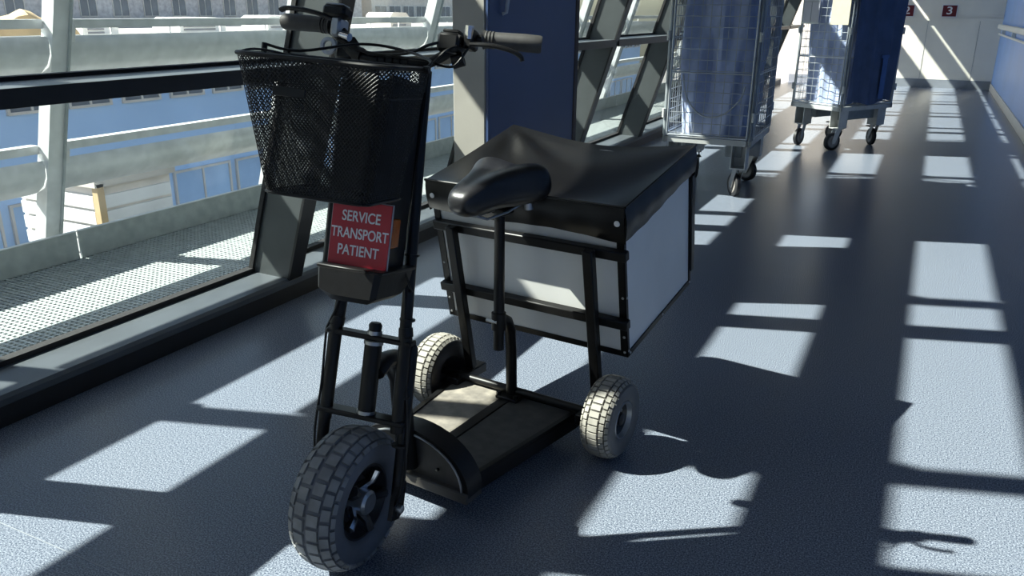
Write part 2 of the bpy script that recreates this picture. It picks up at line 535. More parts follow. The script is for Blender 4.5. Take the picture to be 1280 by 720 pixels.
SEC = louvre_sec()
blade_me = None
for pi_, yp in enumerate(POST):
    vs = [(XP(z) + dx, y, z) for z in (-.4, 5.2) for y in (yp + .025, yp + .10) for dx in (-.045, .035)]
    p = MB(LT)
    p.add(vs, [(0, 2, 3, 1), (4, 5, 7, 6), (0, 1, 5, 4), (2, 6, 7, 3), (0, 4, 6, 2), (1, 3, 7, 5)])
    p.build('post', M['alu'], lv, smooth=False)
    # slim flange on the far side of each post
    f2 = MB(LT)
    vs = [(XP(z) + dx, y, z) for z in (-.4, 5.2) for y in (yp + .10, yp + .110) for dx in (-.06, .05)]
    f2.add(vs, [(0, 2, 3, 1), (4, 5, 7, 6), (0, 1, 5, 4), (2, 6, 7, 3), (0, 4, 6, 2), (1, 3, 7, 5)])
    f2.build('post_flange', M['galv'], lv, smooth=False)
    for kz in range(8):
        z = .405 + .58 * kz
        xx = XP(z)
        loc = Vector((xx + 3.8, yp - 6, z))
        if blade_me is None:
            b = MB()
            b.prism(SEC, .112, 1.622, 'y')
            bo = b.build('louvre_blade', M['alu'], lv, ang=50)
            r = MB()
            r.box(-.045, .012, .112, 1.622, .142, .158)
            r.box(.005, .012, .112, 1.622, .118, .158)
            ro = r.build('louvre_rail', M['alu'], lv, smooth=False)
            h = MB()
            h.prism([(.05, .165), (.065, .12), (.045, .06), (.02, .05), (.045, .10), (.03, .15)], .10, .145, 'y')
            h.box(.0, .05, .03, .05, .10, .118)
            h.box(-.06, .05, .09, .12, .14, .158)
            ho = h.build('louvre_bracket', M['paintw'], lv, smooth=False)
            blade_me = (bo, ro, ho)
            for o in blade_me:
                o.location = loc
        else:
            for o in blade_me:
                c = o.copy()
                COL.objects.link(c)
                c.location = loc

# ================================================================== FAR BACKGROUND
struct(MB().box(-160, -6, -40, 160, -9.2, -9.0).build('ground', M['asphalt'], smooth=False))


def building(name, label, x0, x1, y0, y1, z0, z1, m, rows, wm, roof=None, cat='building'):
    """facade faces +x at x1; rows: (za, zb, width, gap, frame material)"""
    r = tag(empty(name, ((x0 + x1) / 2, (y0 + y1) / 2, z0)), label, cat)
    T = Tr(-(x0 + x1) / 2, -(y0 + y1) / 2, -z0)
    MB(T).box(x0, x1, y0, y1, z0, z1).build('wall', m, r, smooth=False)
    if roof:
        MB(T).box(x0 - .1, x1 + .25, y0 - .2, y1 + .2, z1, z1 + .22).build('roof', roof, r, smooth=False)
    fr0 = {}
    for (za, zb, wid, gap, fm, gm) in rows:
        y = y0 + gap
        first = None
        while y + wid < y1:
            if first is None:
                b = MB()
                t = .07
                b.box(0, .08, 0, wid, 0, t).box(0, .08, 0, wid, zb - za - t, zb - za).box(0, .08, 0, t, t, zb - za - t).box(0, .08, wid - t, wid, t, zb - za - t)
                b.box(0, .07, wid / 2 - .03, wid / 2 + .03, t, zb - za - t)
                f = b.build('window', fm, r, smooth=False)
                p = MB().box(0, .03, t, wid - t, t, zb - za - t).build('pane', gm, f, smooth=False)
                first = f
            else:
                f = first.copy()
                COL.objects.link(f)
                for ch in first.children:
                    c = ch.copy()
                    COL.objects.link(c)
                    c.parent = f
            f.location = T @ Vector((x1, y, za))
            y += wid + gap
    return r


building('blue_building', 'long low bright blue building seen through the lower panes', -34, -20, -6, 62, -9, 0.0, M['blue_facade'],
         [(-1.35, -.75, 1.3, .35, M['stone'], M['darkglass']), (-5.6, -3.5, 2.3, .25, M['stone'], M['blue_glass'])], None, M['roof_cream'])
building('brick_terrace', 'grey brick building with rows of windows in the far distance, left', -80, -62, 20, 84, -9, 9, M['brick'],
         [(.4, 2.2, 1.6, 1.5, M['stone'], M['darkglass']), (3.4, 5.4, 1.6, 1.5, M['stone'], M['darkglass'])], None, M['roof_cream'])
building('stone_terrace', 'pale stone building with a long glazed storey in the far distance', -80, -62, 86, 140, -9, 9, M['stone'],
         [(-.2, 1.6, 2.6, .5, M['paintw'], M['darkglass']), (2.6, 4.2, 2.6, .7, M['paintw'], M['darkglass'])], None, M['roof_cream'])
building('low_annex', 'low cream roofed annex between the blue building and the brick terrace', -60, -40, -6, 110, -9, -.55, M['stone'],
         [(-3, -1.5, 2, 1.2, M['paintw'], M['darkglass'])], None, M['roof_cream'])
# slatted shed beside the walkway
sh = tag(empty('slatted_shed', (-12.2, 8.9, -9)), 'white shed clad in horizontal boards below the walkway', 'shed')
MB().box(-1, .9, -.65, .75, 0, 7.55).build('body', M['stone'], sh, smooth=False)
for k in range(9):
    MB().box(.9, .96, -.6, .7, 5.2 + k * .25, 5.2 + k * .25 + .2).build('board', M['paintw'], sh, smooth=False)
for k in range(9):
    MB().box(-.95, .85, -.71, -.65, 5.2 + k * .25, 5.2 + k * .25 + .2).build('board', M['paintw'], sh, smooth=False)
MB().box(.88, 1.0, -.72, -.6, 0, 7.6).build('corner_post', M['tan'], sh, smooth=False)
MB().box(-1.1, 1.0, -.75, .8, 7.55, 7.68).build('roof', M['roof_cream'], sh, smooth=False)
# long pale roof strip low on the left
lr = tag(empty('low_shed', (-15, 5.5, -9)), 'low pale shed with flat roof beyond the nearest louvre post', 'shed')
MB().box(-2, 1.2, -3, 2.0, 0, 6.0).build('body', M['tan'], lr, smooth=False)
MB().box(-2.2, 1.4, -3.2, 2.2, 6.0, 6.3).build('roof', M['roof_cream'], lr, smooth=False)
for k in range(9):
    MB().box(1.2, 1.26, -2.9 + k * .54, -2.45 + k * .54, 4.6, 5.8).build('panel', M['paintw'], lr, smooth=False)


def car(loc, rz, m, label):
    c = tag(empty('car', loc, rz), label, 'car')
    b = MB()
    b.prism([(-2.1, .25), (-2.15, .6), (-1.9, .85), (-1.2, .92), (-.6, 1.42), (.9, 1.45), (1.6, 1.0), (2.05, .9), (2.15, .5), (2.1, .25)], -.82, .82, 'y')
    b.build('body', m, c)
    MB().prism([(-1.1, .95), (-.58, 1.36), (.86, 1.38), (1.42, 1.0)], -.835, .835, 'y').build('side_window', M['darkglass'], c, smooth=False)
    for sx in (-1.3, 1.3):
        for sy in (-.8, .66):
            MB().lathe([(sy, .0), (sy, .31), (sy + .14, .31), (sy + .14, 0)], 16, Tr(sx, 0, .31) @ Ro(pi / 2, 'Z') @ Matrix.Identity(4)).build('wheel', M['wheel_black'], c)
    return c


car((-9.8, 6.4, -5.6 + .62 + .0), radians(70), M['carsilver'], 'silver car parked below the walkway at the far left')
struct(MB().box(-11.2, -8.0, 2.5, 8.6, -9, -4.98).build('parking_deck', M['asphalt'], smooth=False))

roofz = 0.22
units = [(-27, 7, 1.6, 3.4, .75, 'large pale ventilation unit on the blue building, leftmost', 'paintw'),
         (-27, 12.0, 1.2, 1.6, .5, 'small cream housing on the blue roof left of the tan tarpaulin', 'roof_cream'),
         (-26, 19.5, 1.6, 1.4, .55, 'white vent housing on the blue roof right of the tan tarpaulin', 'paintw'),
         (-27, 25, 1.5, 2.4, .6, 'low white duct box in the middle of the blue roof', 'paintw'),
         (-28, 31, 1.6, 2.6, .65, 'white duct box behind the left handlebar grip', 'paintw'),
         (-27, 39, 1.6, 2.0, .8, 'pale roof housing between two leaning frames', 'stone'),
         (-26, 47, 1.6, 3.0, .6, 'pale roof housing nearest the grey cabinet side', 'paintw')]
for (ux, uy, ud, ul, uh, lab, mm) in units:
    u = tag(empty('rooftop_unit', (ux, uy, roofz)), lab, 'rooftop unit', 'ventilation units on the blue roof')
    MB().prism([(-ul / 2, 0), (-ul / 2, uh * .8), (-ul / 2 + .25, uh), (ul / 2 - .5, uh), (ul / 2, uh * .55), (ul / 2, 0)], -ud / 2, ud / 2, 'x').build('housing', M[mm], u, smooth=False)
    for q in range(3):
        MB().box(ud / 2, ud / 2 + .04, -ul / 2 + .2, ul / 2 - .6, .12 + q * uh * .2, .12 + q * uh * .2 + uh * .1).build('vent_slat', M['darkglass'], u, smooth=False)
tp = tag(empty('tarpaulin', (-24.5, 16.2, roofz)), 'tan tarpaulin draped over a heap on the blue building roof', 'tarpaulin')
P = []
for i in range(9):
    row = []
    for j in range(11):
        a, b_ = i / 8 * 2 - 1, j / 10 * 2 - 1
        row.append((a * .7, b_ * 1.6, max(0, .5 + .35 * (1 - abs(b_) * 1.4) * (1 - a * a) + .1 * sin(7 * b_ + 3 * a)) * (1 if abs(a) < .99 and abs(b_) < .99 else .0)))
    P.append(row)
MB().grid(P).build('cover', M['tan'], tp)
rl = tag(empty('roof_railing', (-20.3, 28, roofz)), 'thin white safety railing along the blue roof edge', 'railing')
for zz in (.22, .45):
    MB().box(-.02, .02, -34, 34, zz, zz + .05).build('rail', M['paintw'], rl, smooth=False)
for k in range(35):
    MB().box(-.025, .025, -34 + 2 * k, -33.95 + 2 * k, 0, .5).build('upright', M['paintw'], rl, smooth=False)

# ================================================================== SCOOTER
SX = tag(empty('transport_scooter', (-.965, 2.0, 0), radians(-6)),
         'black three-wheeled patient transport scooter with wire basket and cargo box', 'scooter')
RT = 0.11
RK = radians(13)
FA = Vector((.032, -.75, .162))
TF = Tr(*FA) @ Ro(-RK, 'X') @ Ro(radians(17), 'Z')         # fork frame
TB = Tr(0, 0, RT) @ Ro(radians(11.3), 'X')                # tilted rear carrier frame


def part(name):
    return empty(name, parent=SX)


# ---- wheels
def tyre_prof(R, wd, n=28, sq=0.75, b=None):
    b = b or wd * .46
    out = []
    for k in range(n):
        u = -pi + 2 * pi * k / n
        cx, sx_ = cos(u), sin(u)
        out.append((wd / 2 * math.copysign(abs(sx_) ** sq, sx_), R - b + b * math.copysign(abs(cx) ** sq, cx)))
    return out


def tread_blocks(T, R, wd, cols, n, h, b, sq, fill=.82, zig=True):
    m = MB(T)
    for ci, (u0, u1) in enumerate(cols):
        off = (.5 if ci % 2 else 0) if zig else 0
        for k in range(n):
            t0 = 2 * pi * (k + off) / n
            t1 = t0 + 2 * pi * fill / n
            tm = (t0 + t1) / 2
            vs = []
            for (hh, sh_) in ((-.002, 0), (h, .10)):
                for (u, t) in ((u0, t0), (u1, t0), (u1, t1), (u0, t1)):
                    uu = (u0 + u1) / 2 + (u - (u0 + u1) / 2) * (1 - sh_)
                    tt = tm + (t - tm) * (1 - sh_)
                    cx, sx_ = cos(uu), sin(uu)
                    px = (wd / 2 + hh * abs(sx_)) * math.copysign(abs(sx_) ** sq, sx_)
                    pr = R - b + (b + hh) * math.copysign(abs(cx) ** sq, cx)
                    vs.append((px, pr * cos(tt), pr * sin(tt)))
            m.add(vs, [(3, 2, 1, 0), (4, 5, 6, 7), (0, 1, 5, 4), (1, 2, 6, 5), (2, 3, 7, 6), (3, 0, 4, 7)])
    return m


def wheel(name, T, R, wd, rim_r, mats, cols, n, h, sq, outer=1):
    wp = part(name)
    b = (R - rim_r) / 2 * 1.04
    MB(T).lathe(tyre_prof(R - h, wd, 30, sq, b), 72, closed=True).build('tyre', M[mats[0]], wp)
    tr = tread_blocks(T, R - h, wd, cols, n, h, b, sq)
    # continuous tread lugs too fine to separate
    tag(tr.build('tread', M[mats[1]], wp, smooth=False), kind='stuff')
    o = outer
    MB(T).lathe([(-wd * .36, rim_r - .004), (-wd * .36, rim_r + .012), (-wd * .30, rim_r + .004), (wd * .30, rim_r + .004), (wd * .36, rim_r + .012), (wd * .36, rim_r - .004),
                 (wd * .26, rim_r - .012), (wd * .1, rim_r * .62), (wd * .12, 0.001)], 40).build('rim', M['rim'], wp)
    MB(T).lathe([(-wd * .36, rim_r - .004), (-wd * .2, rim_r * .6), (-wd * .24, .001)], 40).build('rim_back', M['rim'], wp)
    return wp


cols_f = [(-1.22, -.98), (-.92, -.52), (-.46, -.03), (.03, .46), (.52, .92), (.98, 1.22)]
FR, FWD = .162, .118
TW = TF @ Tr(-.010, 0, 0) @ Ro(radians(-9), 'Z')
wf = wheel('front_wheel', TW, FR, FWD, .086, ('tyre_side', 'tyre_grey'), cols_f, 30, .005, .84)
for side in (1, -1):
    hb = MB(TW)
    hb.lathe([(side * .012, .03), (side * .05, .028), (side * .056, .022), (side * .056, .001)], 24)
    hb.build('hub', M['steel'], wf)
    for k in range(5):
        a = 2 * pi * k / 5
        MB(TW).tube([(side * .02, .028 * cos(a), .028 * sin(a)), (side * .042, .05 * cos(a), .05 * sin(a)), (side * .046, .074 * cos(a), .074 * sin(a))], [.013, .010, .012], 8).build('spoke', M['chrome'] if k % 2 else M['rim'], wf)
cols_r = [(-1.02, -.72), (-.64, -.30), (-.22, .22), (.30, .64), (.72, 1.02)]
for sx, xx, yy in ((1, .308, -.005), (-1, -.283, -.02)):
    T = Tr(xx, yy, .118)
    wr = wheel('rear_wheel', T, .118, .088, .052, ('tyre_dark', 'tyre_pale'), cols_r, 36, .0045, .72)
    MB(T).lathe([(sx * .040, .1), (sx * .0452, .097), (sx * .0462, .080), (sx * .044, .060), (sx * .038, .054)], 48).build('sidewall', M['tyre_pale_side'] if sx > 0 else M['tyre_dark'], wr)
    MB(T).lathe([(sx * .040, .055), (sx * .043, .0535), (sx * .043, .050), (sx * .030, .046)], 40).build('rim_ring', M['steel'], wr)
    MB(T).lathe([(sx * .012, .02), (sx * .036, .018), (sx * .038, .001)], 20).build('hub', M['rim'], wr)
    for k in range(5):
        a = 2 * pi * k / 5 + .3
        MB(T).lathe([(sx * .013, .005), (sx * .02, .005), (sx * .021, .001)], 8, Tr(0, .034 * cos(a), .034 * sin(a))).build('bolt', M['steel'], wr)
    MB(T).lathe([(-sx * .044, .1), (-sx * .046, .08), (-sx * .042, .055), (-sx * .03, .05)], 40).build('inner_sidewall', M['rim'], wr)

# ---- fork
fk = part('fork')
for s in (-1, 1):
    MB(TF).tube([(s * .086, -.006, .172), (s * .082, -.004, .386)], .0145, 14).build('fork_tube', M['black'], fk)
    MB(TF).tube([(s * .098, .012, -.02), (s * .093, .012, .36), (s * .09, .012, .372)], [.0135, .0135, .008], 14).build('fork_leg', M['black'], fk)
    MB(TF).tube([(s * .082, -.004, .386), (s * .079, -.003, .405)], [.0165, .0155], 14).build('fork_collar', M['black'], fk)
    MB(TF).tube([(s * .079, -.003, .40), (s * .074, 0, .50), (s * .062, 0, .80), (s * .058, 0, .945)], .0132, 12).build('riser_tube', M['black'], fk)
    MB(TF).prism([(-.028, -.02), (-.022, .028), (.012, .06), (.04, .05), (.04, -.012), (.018, -.032)], s * .101 - .005, s * .101 + .005, 'x').build('dropout_plate', M['black'], fk)
    MB(TF).lathe([(s * .106, .010), (s * .118, .010), (s * .121, .005), (s * .121, .0005)], 10).build('axle_nut', M['steel'], fk)
MB(TF).box(-.10, .10, -.018, .018, .366, .378, b=.003).build('upper_crown', M['black'], fk)
MB(TF).box(-.103, .103, -.022, .022, .188, .200, b=.003).build('lower_crown', M['black'], fk)
MB(TF).tube([(.008, 0, .205), (.008, 0, .362)], .0195, 18).build('head_tube', M['black'], fk)
for zz in (.203, .360):
    MB(TF).tube([(.008, 0, zz - .004), (.008, 0, zz + .004)], .0215, 18).build('headset_ring', M['steel'], fk)
MB(TF).tube([(.008, 0, .378), (.008, 0, .398), (.008, 0, .404)], [.013, .015, .011], 14).build('stem_cap', M['black_plastic'], fk)
MB(TF).tube([(.008, 0, .376), (.008, 0, .386)], .0165, 14).build('stem_nut', M['steel'], fk)

# ---- neck that carries the head tube down to the deck
nk = part('neck')
h0 = TF @ Vector((.008, .012, .29))
pth = [h0, h0 + Vector((-.005, .04, .012)), h0 + Vector((-.012, .085, .004)), Vector((-.018, h0.y + .125, h0.z - .035)), Vector((-.018, h0.y + .150, h0.z - .09)),
       Vector((-.018, h0.y + .162, .19)), Vector((-.018, h0.y + .168, .10))]
MB().tube(pth, [.024, .022, .021, .020, .020, .021, .022], 12, sc=(.8, 1.25)).build('neck_tube', M['black'], nk)

# ---- deck
dk = part('deck')
DZ = .098
out = [(-.178, -.455), (.150, -.455), (.205, -.012), (.205, .01), (-.238, .01), (-.238, -.012)]
MB().prism(out, .052, DZ - .006).build('base', M['black'], dk, smooth=False)
rim = MB()
def strip(mb, a, b_, w_, z0, z1):
    a, b_ = Vector(a + (0,)), Vector(b_ + (0,))
    d = (b_ - a).normalized()
    nn = Vector((-d.y, d.x, 0)) * w_
    mb.prism([(a.x, a.y), (b_.x, b_.y), ((b_ + nn).x, (b_ + nn).y), ((a + nn).x, (a + nn).y)], z0, z1)
strip(rim, (.150, -.455), (.205, .01), .014, DZ - .008, DZ + .004)
strip(rim, (.205, .01), (-.238, .01), .016, DZ - .008, DZ + .003)
strip(rim, (-.238, .01), (-.178, -.455), .016, DZ - .008, DZ + .004)
rim.build('edge_trim', M['black'], dk, smooth=False)
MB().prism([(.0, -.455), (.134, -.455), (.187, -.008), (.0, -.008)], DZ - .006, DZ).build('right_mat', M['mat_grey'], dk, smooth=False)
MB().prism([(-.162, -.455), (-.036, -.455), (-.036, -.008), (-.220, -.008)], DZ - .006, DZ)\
    .build('left_mat', M['mat_dusty_lit'], dk, smooth=False)
MB().box(-.034, -.002, -.45, -.01, DZ - .006, DZ + .003, b=.001).build('centre_strip', M['black'], dk)
# nose bulkhead: arched plate in front of the deck
ns = part('nose_panel')
def arch(w_, h_, z0, cx=-.016, n=20):
    return [(cx + w_ * cos(pi * k / n), z0 + h_ * sin(pi * k / n) ** .92) for k in range(n + 1)]
N = 20
o_, i_ = arch(.185, .140, .070), arch(.163, .117, .078)
am = MB()
for ya, yb, A_, B_ in ((-.500, -.440, o_, i_),):
    vs, fs = [], []
    for k in range(N + 1):
        vs += [(o_[k][0], ya + .0, o_[k][1]), (o_[k][0], yb, o_[k][1]), (i_[k][0], yb, i_[k][1]), (i_[k][0], ya, i_[k][1])]
    for k in range(N):
        for q in range(4):
            fs.append((k * 4 + q, k * 4 + (q + 1) % 4, k * 4 + 4 + (q + 1) % 4, k * 4 + 4 + q))
    am.add(vs, fs)
am.build('arch_rim', M['black'], ns)
MB().prism(i_, -.490, -.450, 'y').build('face', M['bulk'], ns, smooth=False)
li = MB()
li.tube([(x_, -.501, z_) for x_, z_ in arch(.165, .119, .078)], .003, 6)
li.build('bead', M['steel'], ns)
MB().box(-.20, .168, -.506, -.44, .052, .082, b=.003).build('lower_lip', M['bulk'], ns)
MB().lathe([(0, .005), (.004, .004), (.005, 0.0005)], 8, Tr(.07, -.491, .115) @ Ro(-pi / 2, 'Z')).build('screw', M['black'], ns)

# ---- rear carrier
cr = part('rear_carrier')
for xx in (-.212, .238):
    MB(TB).box(xx - .015, xx + .015, .040, .066, .0, .492, b=.003).build('upright', M['black'], cr)
    MB().box(xx - .02, xx + .02, -.05, .11, .085, .118, b=.003).build('bracket', M['black'], cr)
for zz, x0, x1 in ((.478, -.292, .338), (.268, -.300, .335)):
    MB(TB).box(x0, x1, .067, .092, zz - .014, zz + .014, b=.003).build('cross_rail', M['black'], cr)
MB().tube([(-.28, -.012, .115), (.30, -.008, .115)], .012, 10).build('axle', M['black'], cr)

# ---- cargo box
bx = part('cargo_box')
BW0, BW1, BD0, BD1, BZ0, BZ1 = -.302, .322, .095, .570, .150, .575
def BB():
    return MB(TB)
BB().box(BW0 + .008, BW1 - .008, BD0 + .004, BD0 + .012, BZ0 + .008, BZ1).build('front_panel', M['white_panel'], bx, smooth=False)
BB().box(BW0 + .008, BW1 - .008, BD1 - .012, BD1 - .004, BZ0 + .008, BZ1).build('back_panel', M['white_panel'], bx, smooth=False)
BB().box(BW1 - .012, BW1 - .004, BD0 + .012, BD1 - .012, BZ0 + .008, BZ1).build('side_panel', M['white_panel'], bx, smooth=False)
BB().box(BW0 + .004, BW0 + .012, BD0 + .012, BD1 - .012, BZ0 + .008, BZ1).build('side_panel', M['white_panel'], bx, smooth=False)
BB().box(BW0 + .006, BW1 - .006, BD0 + .006, BD1 - .006, BZ0 + .002, BZ0 + .01).build('bottom_panel', M['white_panel'], bx, smooth=False)
e = .022
for (xa, xb_) in ((BW0, BW0 + e), (BW1 - e, BW1)):
    BB().box(xa, xb_, BD0, BD0 + .003, BZ0, BZ1).build('edge_angle', M['black'], bx, smooth=False)
    BB().box(xa, xb_, BD1 - .003, BD1, BZ0, BZ1).build('edge_angle', M['black'], bx, smooth=False)
for (xa, xb_) in ((BW0, BW0 + .004), (BW1 - .004, BW1)):
    BB().box(xa, xb_, BD0, BD0 + e * .55, BZ0, BZ1).build('edge_angle', M['black'], bx, smooth=False)
    BB().box(xa, xb_, BD1 - e * .6, BD1, BZ0, BZ1).build('edge_angle', M['black'], bx, smooth=False)
    BB().box(xa, xb_, BD0, BD1, BZ0, BZ0 + e * .7).build('edge_angle', M['black'], bx, smooth=False)
BB().box(BW0, BW1, BD0, BD0 + .003, BZ0, BZ0 + e * .8).build('edge_angle', M['black'], bx, smooth=False)
BB().box(BW0, BW1, BD1 - .003, BD1, BZ0, BZ0 + e * .8).build('edge_angle', M['black'], bx, smooth=False)
def rivet(T):
    return MB(T).lathe([(0, .0042), (.0018, .0036), (.003, .0004)], 8)
fz = Ro(-pi / 2, 'Z')
for zz in (.165, .215, .34, .47):
    for xx in (BW0 + .010, BW1 - .010):
        rivet(TB @ Tr(xx, BD0, zz) @ fz).build('rivet', M['steel'], bx)
for yy in (.11, .34, .56):
    rivet(TB @ Tr(BW1, yy, .158)).build('rivet', M['steel'], bx)
for zz in (.34, .17):
    rivet(TB @ Tr(BW1, BD0 + .006, zz)).build('rivet', M['steel'], bx)

# ---- tarpaulin cover over the box
cv = part('box_cover')
CX0, CX1, CY0, CY1 = BW0 - .008, BW1 + .008, BD0 - .008, BD1 + .010
CZ = .612
NU, NV = 40, 34
def cover_top(u, v):
    x_ = CX0 + (CX1 - CX0) * u
    y_ = CY0 + (CY1 - CY0) * v
    sag = -.045 * (4 * u * (1 - u)) ** .8 * (4 * v * (1 - v)) ** .7 * (.6 + .6 * u)
    # back edge slack, left back corner propped up
    sag += -.030 * sin(pi * u) ** 1.2 * v ** 2
    d = sqrt((u - .0) ** 2 * 1.4 + (1 - v) ** 2)
    pk = .012 * max(0, 1 - d * 1.5) ** 1.2
    ang_ = math.atan2(1 - v, u + 1e-4)
    fold = .010 * sin(ang_ * 9.0) * min(1, d * 3) * max(0, 1 - d * 1.1)
    edge = min(u, 1 - u, v, 1 - v)
    fold *= min(1, edge * 12)
    return Vector((x_, y_, CZ + sag + pk + fold))
P = [[cover_top(i / NU, j / NV) for j in range(NV + 1)] for i in range(NU + 1)]
top = BB().grid(P)
top.build('top_sheet', M['vinyl'], cv, ang=60)
def skirt(pts, dirv, drop):
    rows = []
    n_ = len(pts)
    for k in range(6):
        t = k / 5
        rows.append([p + Vector(dirv) * (.006 * sin(pi * t) + .0012 * sin(i * .9) * t) + Vector((0, 0, -drop(i / (n_ - 1)) * t - (p.z - CZ) * t)) for i, p in enumerate(pts)])
    return rows
dr_ = lambda t: .088 + .006 * sin(t * 7) + .012 * t
BB().grid(skirt([P[i][0] for i in range(NU + 1)], (0, -1, 0), dr_)).build('front_skirt', M['vinyl'], cv, ang=60, solid=.002)
dr2 = lambda t: .096 + .004 * sin(t * 6) - .012 * t
BB().grid(skirt([P[NU][j] for j in range(NV + 1)], (1, 0, 0), dr2)).build('side_skirt', M['vinyl'], cv, ang=60, solid=.002)
BB().grid(skirt([P[0][j] for j in range(NV + 1)], (-1, 0, 0), dr2)).build('side_skirt', M['vinyl'], cv, ang=60, solid=.002)
BB().grid(skirt([P[i][NV] for i in range(NU + 1)], (0, 1, 0), dr_)).build('back_skirt', M['vinyl'], cv, ang=60, solid=.002)
hem = BB()
hem.tube([P[i][0] + Vector((0, -.002, .001)) for i in range(NU + 1)], .004, 6)
hem.tube([P[NU][j] + Vector((.002, 0, .001)) for j in range(NV + 1)], .0035, 6)
hem.build('hem', M['vinyl'], cv)
for xx in (CX0 + .022, CX1 - .020):
    MB(TB).lathe([(0, .0085), (.003, .0075), (.005, .004), (.005, .0004)], 14, Tr(xx, CY0 - .005, CZ - .045) @ fz).build('snap_button', M['paintw'], cv)
# strap hanging down the far right edge
BB().prism([(BD1 - .012, .20), (BD1 + .006, .20), (BD1 + .014, .30), (BD1 + .012, .52), (BD1 - .008, .52)], BW1 + .001, BW1 + .007, 'x').build('hanging_strap', M['vinyl'], cv, smooth=False)

# ---- saddle and its tubes
sp = part('seat_post')
MB().tube([(-.014, -.018, .10), (-.014, -.022, .25), (-.013, -.030, .315), (-.011, -.05, .352), (-.009, -.078, .368), (-.008, -.10, .37)], .0165, 14).build('lower_tube', M['black'], sp)
MB().tube([(-.006, -.102, .284), (-.005, -.102, .40), (-.004, -.102, .665), (-.004, -.104, .695)], [.0155, .0155, .0145, .0145], 14).build('upper_tube', M['black'], sp)
MB().tube([(-.006, -.102, .345), (-.006, -.102, .395)], .021, 14).build('clamp', M['black'], sp)
MB().tube([(-.036, -.118, .372), (.0, -.118, .372)], .006, 8).build('clamp_bolt', M['steel'], sp)
MB().box(-.05, .025, -.055, .012, .096, .108, b=.003).build('foot_plate', M['black'], sp)
for xx, yy in ((-.042, -.046), (.017, -.046), (-.042, .004), (.017, .004)):
    MB().tube([(xx, yy, .106), (xx, yy, .118)], .0075, 6).build('foot_bolt', M['black'], sp)
sd_ = part('saddle')
TS = Tr(.012, -.160, .765) @ Ro(radians(-6), 'Z') @ Ro(radians(3), 'X')
LS = [(-.146, .014, .004, 0, .010), (-.141, .031, .020, 0, .028), (-.122, .044, .033, .003, .042), (-.085, .052, .042, .008, .048), (-.03, .063, .050, .014, .050), (.01, .086, .058, .022, .054),
      (.045, .110, .065, .030, .056), (.08, .122, .066, .032, .056), (.108, .116, .056, .026, .052), (.125, .09, .04, .014, .042), (.133, .04, .018, .005, .020)]
rows = []
for (yy, hw, ht, ch, dp) in LS:
    row = []
    nn = 28
    for k in range(nn):
        a = 2 * pi * k / nn
        ca, sa = cos(a), sin(a)
        xx = hw * math.copysign(abs(ca) ** .75, ca)
        zz = (ht if sa > 0 else dp) * math.copysign(abs(sa) ** .8, sa)
        if sa > 0:
            u = xx / max(hw, 1e-4)
            zz += ch * (abs(u) ** 1.3 * 1.4 - .75) * (1 - abs(u) ** 6) * (sa ** .5)
        row.append((xx, yy, zz - (.012 if yy < -.02 else 0) * min(1, (-.02 - yy) * 9)))
    rows.append(row + [row[0]])
sm = MB(TS)
nr, nc = len(rows), len(rows[0]) - 1
vs = [p for r in rows for p in r[:-1]]
fs = [(i * nc + k, i * nc + (k + 1) % nc, (i + 1) * nc + (k + 1) % nc, (i + 1) * nc + k) for i in range(nr - 1) for k in range(nc)]
fs += [tuple(range(nc))[::-1], tuple((nr - 1) * nc + k for k in range(nc))]
sm.add(vs, fs)
so = sm.build('cushion', M['leather'], sd_, ang=80)
sub = so.modifiers.new('smooth', 'SUBSURF')
sub.levels = sub.render_levels = 2
for s in (-1, 1):
    MB(TS).tube([(s * .012, -.11, -.045), (s * .02, -.05, -.072), (s * .022, .03, -.072), (s * .03, .08, -.06), (s * .045, .10, -.045)], .0035, 8).build('saddle_rail', M['steel'], sd_)
    MB(TS).tube([(s * .05, .085, -.04), (s * .052, .085, -.072)], .012, 10).build('spring', M['steel'], sd_)
MB(TS).box(-.037, .013, .03, .075, -.088, -.064, b=.006).build('saddle_clamp', M['black'], sd_)

# ---- handlebar
hbp = part('handlebar')
def smooth_path(pts, n=5):
    pts = [Vector(p) for p in pts]
    o = []
    for i in range(len(pts) - 1):
        p0, p1, p2, p3 = pts[max(i - 1, 0)], pts[i], pts[i + 1], pts[min(i + 2, len(pts) - 1)]
        for k in range(n):
            t = k / n
            o.append(.5 * ((2 * p1) + (p2 - p0) * t + (2 * p0 - 5 * p1 + 4 * p2 - p3) * t * t + (3 * p1 - p0 - 3 * p2 + p3) * t ** 3))
    o.append(pts[-1])
    return o
bar = smooth_path([(-.288, .022, 1.022), (-.20, .012, 1.022), (-.155, .006, 1.012), (-.112, 0, .972), (-.075, 0, .96), (0, 0, .957), (.055, 0, .96), (.09, 0, .978), (.135, .006, 1.012), (.18, .012, 1.020), (.288, .022, 1.022)])
MB(TF).tube(bar, .0108, 12).build('bar', M['black'], hbp)
MB(TF).tube(smooth_path([(-.088, 0, .962), (-.112, 0, .972), (-.138, .003, .998), (-.160, .007, 1.014)]), [.0165] * 15 + [.0145], 14).build('foam_sleeve', M['black_plastic'], hbp)
for k in range(5):
    MB(TF).tube([(-.06 + k * .017, 0, .9575), (-.049 + k * .017, 0, .957)], .0132, 12).build('foam_ring', M['black_plastic'], hbp)
